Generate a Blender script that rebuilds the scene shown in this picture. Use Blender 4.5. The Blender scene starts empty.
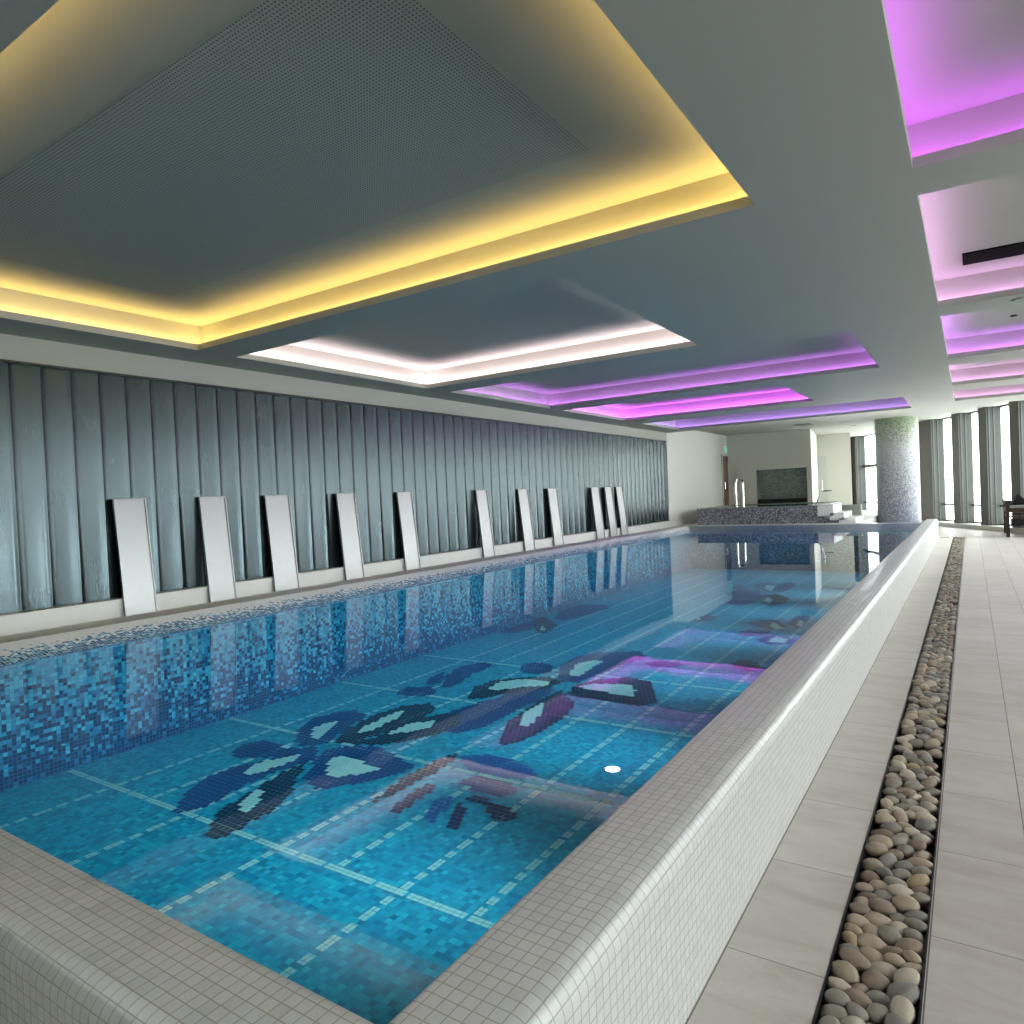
import bpy, bmesh, math, random
from mathutils import Vector, Matrix, noise

S = bpy.context.scene
COL = S.collection
random.seed(7)

# ------------------------------------------------------------------ helpers
class MB:
    """collects faces with metre UVs; build() links them as ONE mesh object"""
    def __init__(self):
        self.v, self.f, self.uv, self.mi, self.sm = [], [], [], [], []
    def face(self, pts, uv=None, mi=0, smooth=False):
        pts = [Vector(p) for p in pts]
        b = len(self.v); self.v += pts
        self.f.append(list(range(b, b + len(pts))))
        if uv is None:
            n = Vector((0, 0, 0))
            for i in range(len(pts)):
                a, c = pts[i], pts[(i + 1) % len(pts)]
                n += a.cross(c)
            ax = max(range(3), key=lambda i: abs(n[i]))
            uv = [((p.y, p.z), (p.x, p.z), (p.x, p.y))[ax] for p in pts]
        self.uv.append(uv); self.mi.append(mi); self.sm.append(smooth)
        return self
    def box(self, x0, x1, y0, y1, z0, z1, mi=0, skip=''):
        a = [(x0,y0,z0),(x1,y0,z0),(x1,y1,z0),(x0,y1,z0),(x0,y0,z1),(x1,y0,z1),(x1,y1,z1),(x0,y1,z1)]
        for k, q in (('b',(3,2,1,0)),('t',(4,5,6,7)),('n',(0,1,5,4)),('e',(1,2,6,5)),('f',(2,3,7,6)),('w',(3,0,4,7))):
            if k not in skip: self.face([a[i] for i in q], mi=mi)
        return self
    def obox(self, o, ux, uy, sx, sy, z0, z1, mi=0):
        """box on an oriented footprint: o + s*ux + t*uy, s in sx, t in sy"""
        o, ux, uy = Vector(o), Vector(ux), Vector(uy)
        c = [o + ux*s + uy*t for s, t in ((sx[0],sy[0]),(sx[1],sy[0]),(sx[1],sy[1]),(sx[0],sy[1]))]
        return self.prism(c, z0, z1, mi)
    def prism(self, c, z0, z1, mi=0):
        c = [Vector((p[0], p[1], 0)) for p in c]
        area = sum(c[i].x*c[(i+1)%len(c)].y - c[(i+1)%len(c)].x*c[i].y for i in range(len(c)))
        if area < 0: c.reverse()
        lo = [p + Vector((0,0,z0)) for p in c]; hi = [p + Vector((0,0,z1)) for p in c]
        self.face(hi, mi=mi); self.face(lo[::-1], mi=mi)
        for i in range(len(c)):
            j = (i+1) % len(c); L = (c[j]-c[i]).length
            self.face([lo[i], lo[j], hi[j], hi[i]], uv=[(0,z0),(L,z0),(L,z1),(0,z1)], mi=mi)
        return self
    def lathe(self, prof, c=(0,0,0), n=32, mi=0, smooth=True):
        c = Vector(c)
        for k in range(n):
            a0, a1 = 2*math.pi*k/n, 2*math.pi*(k+1)/n
            for (r0,z0),(r1,z1) in zip(prof, prof[1:]):
                q = [(r0,a0,z0),(r0,a1,z0),(r1,a1,z1),(r1,a0,z1)]
                P = [c + Vector((r*math.cos(a), r*math.sin(a), z)) for r,a,z in q]
                R = max(r0, r1)
                U = [(a*R, z if abs(z1-z0) > 1e-5 else r) for r,a,z in q]
                if r0 < 1e-6: P, U = P[1:], U[1:]
                elif r1 < 1e-6: P, U = P[:3], U[:3]
                self.face(P, U, mi, smooth)
        return self
    def tube(self, pts, r, n=12, mi=0):
        pts = [Vector(p) for p in pts]; rings = []
        ref = None
        for i, p in enumerate(pts):
            t = (pts[min(i+1,len(pts)-1)] - pts[max(i-1,0)]).normalized()
            if ref is None: ref = t.orthogonal().normalized()
            ref = (ref - t*ref.dot(t)).normalized(); b = t.cross(ref)
            rings.append([p + (ref*math.cos(2*math.pi*k/n) + b*math.sin(2*math.pi*k/n))*r for k in range(n)])
        for A, B in zip(rings, rings[1:]):
            for k in range(n):
                j = (k+1) % n; self.face([A[k], A[j], B[j], B[k]], mi=mi, smooth=True)
        self.face(rings[0][::-1], mi=mi); self.face(rings[-1], mi=mi)
        return self
    def mesh(self, name, mats, off=Vector((0,0,0))):
        me = bpy.data.meshes.new(name)
        me.from_pydata([v - off for v in self.v], [], self.f)
        ul = me.uv_layers.new(name='UVMap')
        flat = [c for u in self.uv for c in u]
        for i, c in enumerate(flat): ul.data[i].uv = c
        for m in mats: me.materials.append(m)
        for p, mi, sm in zip(me.polygons, self.mi, self.sm): p.material_index = mi; p.use_smooth = sm
        return me
    def build(self, name, mats, parent=None, merge=False, bevel=0.0):
        if not isinstance(mats, (list, tuple)): mats = [mats]
        off = Vector(parent.get('_w', (0,0,0))) if parent else Vector((0,0,0))
        me = self.mesh(name, mats, off)
        if merge or bevel:
            bm = bmesh.new(); bm.from_mesh(me)
            bmesh.ops.remove_doubles(bm, verts=bm.verts, dist=1e-5)
            bm.to_mesh(me); bm.free()
        o = bpy.data.objects.new(name, me); COL.objects.link(o)
        if parent: o.parent = parent
        o['_w'] = tuple(off)
        if bevel:
            md = o.modifiers.new('edge', 'BEVEL'); md.width = bevel; md.segments = 2; md.limit_method = 'ANGLE'
        return o

def tag(o, label, cat, group=None, kind=None):
    o['label'] = label; o['category'] = cat
    if group: o['group'] = group
    if kind: o['kind'] = kind
    return o
def thing(name, label, cat, loc=(0,0,0), group=None, kind=None):
    o = bpy.data.objects.new(name, None); COL.objects.link(o)
    o.empty_display_size = .1
    o.location = loc; o['_w'] = tuple(loc)
    return tag(o, label, cat, group, kind)

# ------------------------------------------------------------------ materials
def srgb(h):
    h = h.lstrip('#'); c = [int(h[i:i+2],16)/255 for i in (0,2,4)]
    return tuple((x/12.92 if x <= .04045 else ((x+.055)/1.055)**2.4) for x in c) + (1,)
def new_mat(name):
    m = bpy.data.materials.new(name); m.use_nodes = True
    nt = m.node_tree; return m, nt, nt.nodes['Principled BSDF']
def N(nt, typ, **kw):
    n = nt.nodes.new(typ)
    for k, v in kw.items():
        if k.startswith('i_'):
            key = k[2:]; n.inputs[int(key) if key.isdigit() else key].default_value = v
        else: setattr(n, k, v)
    return n
def math_(nt, op, a, b=None, c=None, clamp=False):
    n = nt.nodes.new('ShaderNodeMath'); n.operation = op; n.use_clamp = clamp
    for i, x in enumerate((a, b, c)):
        if x is None: continue
        if isinstance(x, (int, float)): n.inputs[i].default_value = x
        else: nt.links.new(x, n.inputs[i])
    return n.outputs[0]
def mixc(nt, f, a, b):
    n = nt.nodes.new('ShaderNodeMix'); n.data_type = 'RGBA'
    for i, x in ((0, f), (6, a), (7, b)):
        if isinstance(x, (int, float, tuple)): n.inputs[i].default_value = x
        else: nt.links.new(x, n.inputs[i])
    return n.outputs[2]
def ramp(nt, fac, stops, interp='LINEAR'):
    n = nt.nodes.new('ShaderNodeValToRGB'); n.color_ramp.interpolation = interp
    e = n.color_ramp.elements
    while len(e) < len(stops): e.new(.5)
    for el, (p, c) in zip(e, stops): el.position = p; el.color = c
    nt.links.new(fac, n.inputs[0]); return n.outputs[0]
def plain(name, col, rough=.5, metal=0., bump=0., scale=40., spec=.5, var=0.):
    m, nt, b = new_mat(name)
    c = srgb(col) if isinstance(col, str) else tuple(col) + (1,)
    b.inputs['Base Color'].default_value = c
    b.inputs['Roughness'].default_value = rough; b.inputs['Metallic'].default_value = metal
    b.inputs['Specular IOR Level'].default_value = spec
    if bump or var:
        tc = N(nt, 'ShaderNodeTexCoord'); nz = N(nt, 'ShaderNodeTexNoise', i_Scale=scale, i_Detail=4.)
        nt.links.new(tc.outputs['Object'], nz.inputs['Vector'])
        if var:
            d = tuple(x*(1-var) for x in c[:3]) + (1,)
            nt.links.new(mixc(nt, nz.outputs[0], d, tuple(min(1, x*(1+var)) for x in c[:3]) + (1,)), b.inputs['Base Color'])
        if bump:
            bp = N(nt, 'ShaderNodeBump', i_Strength=bump, i_Distance=.004)
            nt.links.new(nz.outputs[0], bp.inputs['Height']); nt.links.new(bp.outputs[0], b.inputs['Normal'])
    return m

def tile_nodes(nt, pitch, gw, offx=0., pitch_y=None):
    """UV in metres -> (random per tile, second random, grout mask 0..1)"""
    uv = N(nt, 'ShaderNodeUVMap', uv_map='UVMap')
    sx = N(nt, 'ShaderNodeSeparateXYZ'); nt.links.new(uv.outputs[0], sx.inputs[0])
    u = math_(nt, 'DIVIDE', sx.outputs[0], pitch); v = math_(nt, 'DIVIDE', sx.outputs[1], pitch_y or pitch)
    fv = math_(nt, 'FLOOR', v)
    if offx: u = math_(nt, 'ADD', u, math_(nt, 'MULTIPLY', fv, offx))
    fu = math_(nt, 'FLOOR', u)
    du = math_(nt, 'ABSOLUTE', math_(nt, 'SUBTRACT', math_(nt, 'FRACT', u), .5))
    dv = math_(nt, 'ABSOLUTE', math_(nt, 'SUBTRACT', math_(nt, 'FRACT', v), .5))
    ratio = (pitch_y or pitch)/pitch
    gu = math_(nt, 'GREATER_THAN', du, .5-gw/2); gv = math_(nt, 'GREATER_THAN', dv, .5-gw/2/ratio)
    g = math_(nt, 'MAXIMUM', gu, gv)
    cb = N(nt, 'ShaderNodeCombineXYZ'); nt.links.new(fu, cb.inputs[0]); nt.links.new(fv, cb.inputs[1])
    w = N(nt, 'ShaderNodeTexWhiteNoise', noise_dimensions='2D'); nt.links.new(cb.outputs[0], w.inputs['Vector'])
    sc = N(nt, 'ShaderNodeSeparateColor'); nt.links.new(w.outputs['Color'], sc.inputs[0])
    return sc.outputs[0], sc.outputs[1], g
def mosaic(name, pitch, stops, grout, gw=.1, rough=.18, layers=(), bump=.35, offx=0., groutr=.6, pitch_y=None, tilt=0.):
    """per-tile random colour; layers = (axis, lo, hi, stops): chance of taking the layer's colours grows lo->hi along a world axis"""
    m, nt, b = new_mat(name)
    r1, r2, g = tile_nodes(nt, pitch, gw, offx, pitch_y)
    col = ramp(nt, r1, stops, 'LINEAR')
    geo = N(nt, 'ShaderNodeNewGeometry'); sp = N(nt, 'ShaderNodeSeparateXYZ'); nt.links.new(geo.outputs['Position'], sp.inputs[0])
    for k, (ax, lo, hi, st) in enumerate(layers):
        mr = N(nt, 'ShaderNodeMapRange', i_1=lo, i_2=hi, i_3=0., i_4=1.); nt.links.new(sp.outputs[ax], mr.inputs[0])
        rr = math_(nt, 'FRACT', math_(nt, 'MULTIPLY', r2, 1. + 7.31*k)) if k else r2
        take = math_(nt, 'LESS_THAN', rr, mr.outputs[0])
        col = mixc(nt, take, col, ramp(nt, r1, st))
    col = mixc(nt, g, col, grout)
    nt.links.new(col, b.inputs['Base Color'])
    nt.links.new(math_(nt, 'ADD', rough, math_(nt, 'MULTIPLY', g, groutr-rough)), b.inputs['Roughness'])
    if bump:
        h = math_(nt, 'SUBTRACT', math_(nt, 'MULTIPLY', r2, .12), g)
        bp = N(nt, 'ShaderNodeBump', i_Strength=bump, i_Distance=.002)
        nt.links.new(h, bp.inputs['Height']); nt.links.new(bp.outputs[0], b.inputs['Normal'])
        if tilt:      # every tile is laid at a slightly different angle
            cx = N(nt, 'ShaderNodeCombineXYZ')
            for i, r in enumerate((r1, r2, math_(nt, 'FRACT', math_(nt, 'MULTIPLY', r2, 13.7)))):
                nt.links.new(math_(nt, 'MULTIPLY', math_(nt, 'SUBTRACT', r, .5), tilt), cx.inputs[i])
            va = N(nt, 'ShaderNodeVectorMath', operation='ADD'); nt.links.new(geo.outputs['Normal'], va.inputs[0]); nt.links.new(cx.outputs[0], va.inputs[1])
            vn = N(nt, 'ShaderNodeVectorMath', operation='NORMALIZE'); nt.links.new(va.outputs[0], vn.inputs[0]); nt.links.new(vn.outputs[0], bp.inputs['Normal'])
    return m
def emit(name, col, strength):
    m, nt, b = new_mat(name)
    b.inputs['Base Color'].default_value = tuple(col) + (1,)
    b.inputs['Emission Color'].default_value = tuple(col) + (1,); b.inputs['Emission Strength'].default_value = strength
    return m
def R_(*cols): return [(i/(len(cols)-1), srgb(c)) for i, c in enumerate(cols)]

M = {}
M['paint'] = plain('white_paint', '#d0cfc6', .6, bump=.05, scale=120)
M['ceiling'] = plain('ceiling_paint', '#a6a69d', .65, bump=.04, scale=90)
M['trim'] = plain('trim_white', '#c6c6c0', .4)
M['rim'] = mosaic('white_mosaic_tile', .0325, R_('#d4d8d6', '#dee1e0', '#d8dbd9'), srgb('#b4b2aa'), gw=.085, rough=.28, bump=.5, tilt=.10)
M['stone'] = plain('grey_stone_coping', '#d8d5ce', .45, bump=.1, scale=60, var=.08)
M['deckrim'] = mosaic('deck_mosaic', .03, R_('#c9d2da', '#e2e7ea', '#d4dde4'), srgb('#b8b8b4'), rough=.2, bump=.2)
M['ledge'] = mosaic('ledge_mosaic', .026, R_('#eef4f6', '#fafbfb', '#f2f6f8'), srgb('#e6ecee'), rough=.1, bump=.1,
    layers=[(0, -6.24, -6.0, R_('#6ab4d8', '#a8d8ea', '#5a9fd0', '#c6e6f2')), (0, -6.24, -5.82, R_('#1d4a7c', '#3a7cb0', '#285f94', '#5a9cc6'))])
M['ledge_far'] = mosaic('far_ledge_mosaic', .03, R_('#1c3f68', '#30608e', '#142c50', '#285482', '#5f86a8'), srgb('#2c4c6c'), rough=.3, bump=.2)
M['floor_pool'] = mosaic('pool_floor_mosaic', .036, R_('#0482b0', '#08a4ce', '#16bce0', '#058ec2', '#24cee6'), srgb('#12a6cc'), gw=.07, rough=.3, bump=0)
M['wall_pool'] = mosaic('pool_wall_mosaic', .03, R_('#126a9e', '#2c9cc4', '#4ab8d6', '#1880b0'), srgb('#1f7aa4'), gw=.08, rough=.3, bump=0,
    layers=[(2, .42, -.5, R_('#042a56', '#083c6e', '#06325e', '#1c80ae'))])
def lane_mat(name, pat):
    m, nt, b = new_mat(name); b.inputs['Base Color'].default_value = srgb('#a8e8ec'); b.inputs['Roughness'].default_value = .3
    uv = N(nt, 'ShaderNodeUVMap', uv_map='UVMap'); sx = N(nt, 'ShaderNodeSeparateXYZ'); nt.links.new(uv.outputs[0], sx.inputs[0])
    a, g1, c, g2 = pat
    t = math_(nt, 'MULTIPLY', math_(nt, 'FRACT', math_(nt, 'DIVIDE', sx.outputs[1], sum(pat))), sum(pat))
    long_ = math_(nt, 'LESS_THAN', t, a)
    short = math_(nt, 'MULTIPLY', math_(nt, 'GREATER_THAN', t, a+g1), math_(nt, 'LESS_THAN', t, a+g1+c))
    joint = math_(nt, 'LESS_THAN', math_(nt, 'ABSOLUTE', math_(nt, 'SUBTRACT', math_(nt, 'FRACT', math_(nt, 'DIVIDE', sx.outputs[1], .0425)), .5)), .46)
    mid = math_(nt, 'GREATER_THAN', math_(nt, 'ABSOLUTE', sx.outputs[0]), .0016)
    al = math_(nt, 'MULTIPLY', math_(nt, 'MULTIPLY', math_(nt, 'MAXIMUM', long_, short), joint), mid)
    nt.links.new(al, b.inputs['Alpha']); return m
M['line'] = lane_mat('lane_tile', (.115, .035, .07, .035)); M['line_cross'] = lane_mat('cross_lane_tile', (.36, .022, .2, .022))
for k, c, d in (('navy', '#1a4a92', ''), ('black', '#122c50', ''), ('blue', '#2464b8', ''), ('plum', '#34356a', '')):
    M[k] = plain(k + '_mosaic', c, .3, var=.25, scale=22)
M['petal_light'] = plain('petal_highlight_mosaic', '#b4eef0', .3, var=.08, scale=22)
M['steel'] = None
def brushed(name, col, rough, streak=(1, 1, .04), amt=.12, blotch=.06, aniso=0.):
    m, nt, b = new_mat(name)
    tc = N(nt, 'ShaderNodeTexCoord'); mp = N(nt, 'ShaderNodeMapping'); mp.inputs['Scale'].default_value = streak
    nt.links.new(tc.outputs['Object'], mp.inputs[0])
    nz = N(nt, 'ShaderNodeTexNoise', i_Scale=220., i_Detail=3.); nt.links.new(mp.outputs[0], nz.inputs['Vector'])
    n2 = N(nt, 'ShaderNodeTexNoise', i_Scale=3.5, i_Detail=3.); nt.links.new(tc.outputs['Object'], n2.inputs['Vector'])
    c = srgb(col)
    b.inputs['Metallic'].default_value = .9
    if aniso:
        tg = N(nt, 'ShaderNodeTangent', direction_type='UV_MAP', uv_map='UVMap'); nt.links.new(tg.outputs[0], b.inputs['Tangent'])
        b.inputs['Anisotropic'].default_value = aniso
    f = math_(nt, 'ADD', math_(nt, 'MULTIPLY', nz.outputs[0], .5), math_(nt, 'MULTIPLY', n2.outputs[0], .5))
    nt.links.new(mixc(nt, f, tuple(x*(1-blotch*2) for x in c[:3])+(1,), tuple(min(1,x*(1+blotch*2)) for x in c[:3])+(1,)), b.inputs['Base Color'])
    nt.links.new(math_(nt, 'ADD', rough - amt/2, math_(nt, 'MULTIPLY', f, amt)), b.inputs['Roughness'])
    bp = N(nt, 'ShaderNodeBump', i_Strength=.03, i_Distance=.002); nt.links.new(nz.outputs[0], bp.inputs['Height'])
    nt.links.new(bp.outputs[0], b.inputs['Normal'])
    return m
M['steel'] = brushed('brushed_steel', '#969796', .40)
M['clad'] = brushed('grey_metal_cladding', '#444e50', .26, blotch=.04)
M['chrome'] = plain('chrome', '#e6e6e6', .12, 1.)
M['darkmetal'] = plain('dark_metal', '#3a3a38', .4, .8)
M['slot'] = plain('black_slot', '#030304', .9, spec=.1)
M['fin'] = plain('green_grey_aluminium', '#262d27', .45, 0.)
M['fin_shaded'] = plain('shaded_pillar_face', '#4a4740', .5, 0.)  # room side of the pillars, its shade put into a separate colour
M['frame'] = plain('window_frame_grey', '#4a4d4a', .4, .4)
M['kerb'] = plain('kerb_stone', '#b2b0a6', .5, var=.06)
M['door'] = plain('brown_wood', '#6b5240', .45, var=.15, scale=8)
M['darkwood'] = plain('dark_stained_wood', '#33241f', .4, var=.2, scale=14)
M['cushion'] = plain('black_fabric', '#17181a', .85, bump=.2, scale=200)
M['cushion_grey'] = plain('grey_fabric', '#8f9598', .85, bump=.2, scale=200)
M['lowwall'] = plain('grey_green_paint', '#8e948a', .5)
M['spa'] = mosaic('spa_mosaic', .027, R_('#4c4e58', '#6c6f7a', '#9c9ea8', '#585b66', '#c6c8ce', '#44464f'), srgb('#6e7078'), rough=.25, bump=.2)
M['niche'] = mosaic('niche_mosaic', .028, R_('#62726a', '#7e8e86', '#9caaa2', '#6c7c74', '#b4c0b8'), srgb('#707c76'), rough=.25, bump=.2)
M['column'] = mosaic('column_mosaic', .023, R_('#b2b4b7', '#cdcecf', '#a2a5aa', '#c0c2c4'), srgb('#a9abad'), rough=.3, bump=.2, gw=.08,
    layers=[(2, 2.35, .2, R_('#6b7388', '#8c94a6', '#5c6680', '#a4aab8')), (2, 2.4, 3.35, R_('#64804e', '#869c70', '#748e60', '#a2b492'))])
M['step'] = mosaic('step_mosaic', .035, R_('#e4e5e4', '#f2f2f0', '#dadcdc'), srgb('#c6c8c8'), rough=.25, bump=.15)
M['gravel_bed'] = plain('dark_gravel_bed', '#3b3731', .9, var=.3, scale=60)
M['sign_green'] = emit('sign_green', (.05, .45, .25), .8)
M['sign_white'] = plain('sign_white', '#eef4ef', .5)
M['redbrown'] = plain('red_brown_sign', '#7a4038', .5)

def stone_floor():
    m, nt, b = new_mat('beige_stone_tile')
    uv = N(nt, 'ShaderNodeUVMap', uv_map='UVMap')
    sx = N(nt, 'ShaderNodeSeparateXYZ'); nt.links.new(uv.outputs[0], sx.inputs[0])
    u = math_(nt, 'DIVIDE', math_(nt, 'SUBTRACT', sx.outputs[0], .1445), .286)
    fu = math_(nt, 'FLOOR', u)
    v = math_(nt, 'ADD', math_(nt, 'DIVIDE', math_(nt, 'SUBTRACT', sx.outputs[1], 2.13), .605), math_(nt, 'MULTIPLY', fu, .42))
    fv = math_(nt, 'FLOOR', v)
    du = math_(nt, 'ABSOLUTE', math_(nt, 'SUBTRACT', math_(nt, 'FRACT', u), .5))
    dv = math_(nt, 'ABSOLUTE', math_(nt, 'SUBTRACT', math_(nt, 'FRACT', v), .5))
    g = math_(nt, 'MAXIMUM', math_(nt, 'GREATER_THAN', du, .5-.0022/.286), math_(nt, 'GREATER_THAN', dv, .5-.0017/.605))
    cb = N(nt, 'ShaderNodeCombineXYZ'); nt.links.new(fu, cb.inputs[0]); nt.links.new(fv, cb.inputs[1])
    w = N(nt, 'ShaderNodeTexWhiteNoise', noise_dimensions='2D'); nt.links.new(cb.outputs[0], w.inputs['Vector'])
    vm = N(nt, 'ShaderNodeVectorMath', operation='MULTIPLY_ADD'); nt.links.new(w.outputs['Color'], vm.inputs[0]); vm.inputs[1].default_value = (9,9,9)
    nt.links.new(uv.outputs[0], vm.inputs[2])
    mp = N(nt, 'ShaderNodeMapping'); mp.inputs['Scale'].default_value = (1., 3.2, 1); mp.inputs['Rotation'].default_value = (0,0,.5)
    nt.links.new(vm.outputs[0], mp.inputs[0])
    nz = N(nt, 'ShaderNodeTexNoise', i_Scale=2.6, i_Detail=6., i_Roughness=.55, i_Distortion=.8); nt.links.new(mp.outputs[0], nz.inputs['Vector'])
    nf = N(nt, 'ShaderNodeTexNoise', i_Scale=90., i_Detail=3.); nt.links.new(mp.outputs[0], nf.inputs['Vector'])
    f = math_(nt, 'ADD', math_(nt, 'MULTIPLY', nz.outputs[0], .8), math_(nt, 'MULTIPLY', nf.outputs[0], .2))
    col = ramp(nt, f, [(.3, srgb('#b4ada2')), (.46, srgb('#c2bcb2')), (.6, srgb('#cac6be')), (.75, srgb('#bdb7ac'))])
    tone = math_(nt, 'ADD', .955, math_(nt, 'MULTIPLY', w.outputs['Value'], .09))
    hs = N(nt, 'ShaderNodeHueSaturation'); nt.links.new(col, hs.inputs['Color']); nt.links.new(tone, hs.inputs['Value'])
    col = mixc(nt, g, hs.outputs[0], srgb('#6f6a62'))
    nt.links.new(col, b.inputs['Base Color'])
    nt.links.new(math_(nt, 'ADD', .33, math_(nt, 'MULTIPLY', f, .25)), b.inputs['Roughness'])
    bp = N(nt, 'ShaderNodeBump', i_Strength=.15, i_Distance=.002)
    nt.links.new(math_(nt, 'SUBTRACT', math_(nt, 'MULTIPLY', nf.outputs[0], .3), g), bp.inputs['Height']); nt.links.new(bp.outputs[0], b.inputs['Normal'])
    return m
M['floor'] = stone_floor()

def thin_ior(nt, fr, ior):   # same reflectance seen from both sides of an unrefracting sheet
    g = N(nt, 'ShaderNodeNewGeometry')
    nt.links.new(math_(nt, 'ADD', ior, math_(nt, 'MULTIPLY', g.outputs['Backfacing'], 1/ior - ior)), fr.inputs['IOR'])
def water_mat(name, tint, bump=.04, scale=2.2):
    m, nt, b = new_mat(name); nt.nodes.remove(b)
    out = nt.nodes['Material Output']
    tc = N(nt, 'ShaderNodeTexCoord'); nz = N(nt, 'ShaderNodeTexNoise', i_Scale=scale, i_Detail=2.)
    nt.links.new(tc.outputs['Object'], nz.inputs['Vector'])
    bp = N(nt, 'ShaderNodeBump', i_Strength=bump, i_Distance=.02); nt.links.new(nz.outputs[0], bp.inputs['Height'])
    fr = N(nt, 'ShaderNodeFresnel'); thin_ior(nt, fr, 1.33); nt.links.new(bp.outputs[0], fr.inputs['Normal'])
    tr = N(nt, 'ShaderNodeBsdfTransparent', i_Color=tint)
    gl = N(nt, 'ShaderNodeBsdfGlossy', i_Roughness=0.015); nt.links.new(bp.outputs[0], gl.inputs['Normal'])
    mx = N(nt, 'ShaderNodeMixShader'); nt.links.new(fr.outputs[0], mx.inputs[0])
    nt.links.new(tr.outputs[0], mx.inputs[1]); nt.links.new(gl.outputs[0], mx.inputs[2]); nt.links.new(mx.outputs[0], out.inputs[0])
    return m
M['water'] = water_mat('pool_water', (.76, .96, 1., 1))
M['spa_water'] = water_mat('spa_water', (.6, .75, .8, 1))
def glass_mat():
    m, nt, b = new_mat('window_glass'); nt.nodes.remove(b)
    out = nt.nodes['Material Output']
    fr = N(nt, 'ShaderNodeFresnel'); thin_ior(nt, fr, 1.45)
    tr = N(nt, 'ShaderNodeBsdfTransparent', i_Color=(.95, .98, .97, 1)); gl = N(nt, 'ShaderNodeBsdfGlossy', i_Roughness=.0)
    mx = N(nt, 'ShaderNodeMixShader'); nt.links.new(fr.outputs[0], mx.inputs[0])
    nt.links.new(tr.outputs[0], mx.inputs[1]); nt.links.new(gl.outputs[0], mx.inputs[2]); nt.links.new(mx.outputs[0], out.inputs[0])
    return m
M['glass'] = glass_mat()
def perforated():
    m, nt, b = new_mat('perforated_panel')
    uv = N(nt, 'ShaderNodeUVMap', uv_map='UVMap')
    sx = N(nt, 'ShaderNodeSeparateXYZ'); nt.links.new(uv.outputs[0], sx.inputs[0])
    fx = math_(nt, 'SUBTRACT', math_(nt, 'FRACT', math_(nt, 'DIVIDE', sx.outputs[0], .02)), .5)
    fy = math_(nt, 'SUBTRACT', math_(nt, 'FRACT', math_(nt, 'DIVIDE', sx.outputs[1], .02)), .5)
    d = math_(nt, 'SQRT', math_(nt, 'ADD', math_(nt, 'MULTIPLY', fx, fx), math_(nt, 'MULTIPLY', fy, fy)))
    nt.links.new(mixc(nt, math_(nt, 'LESS_THAN', d, .23), srgb('#a4a8a3'), srgb('#4c504c')), b.inputs['Base Color'])
    b.inputs['Roughness'].default_value = .65
    return m
M['perf'] = perforated()
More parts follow.
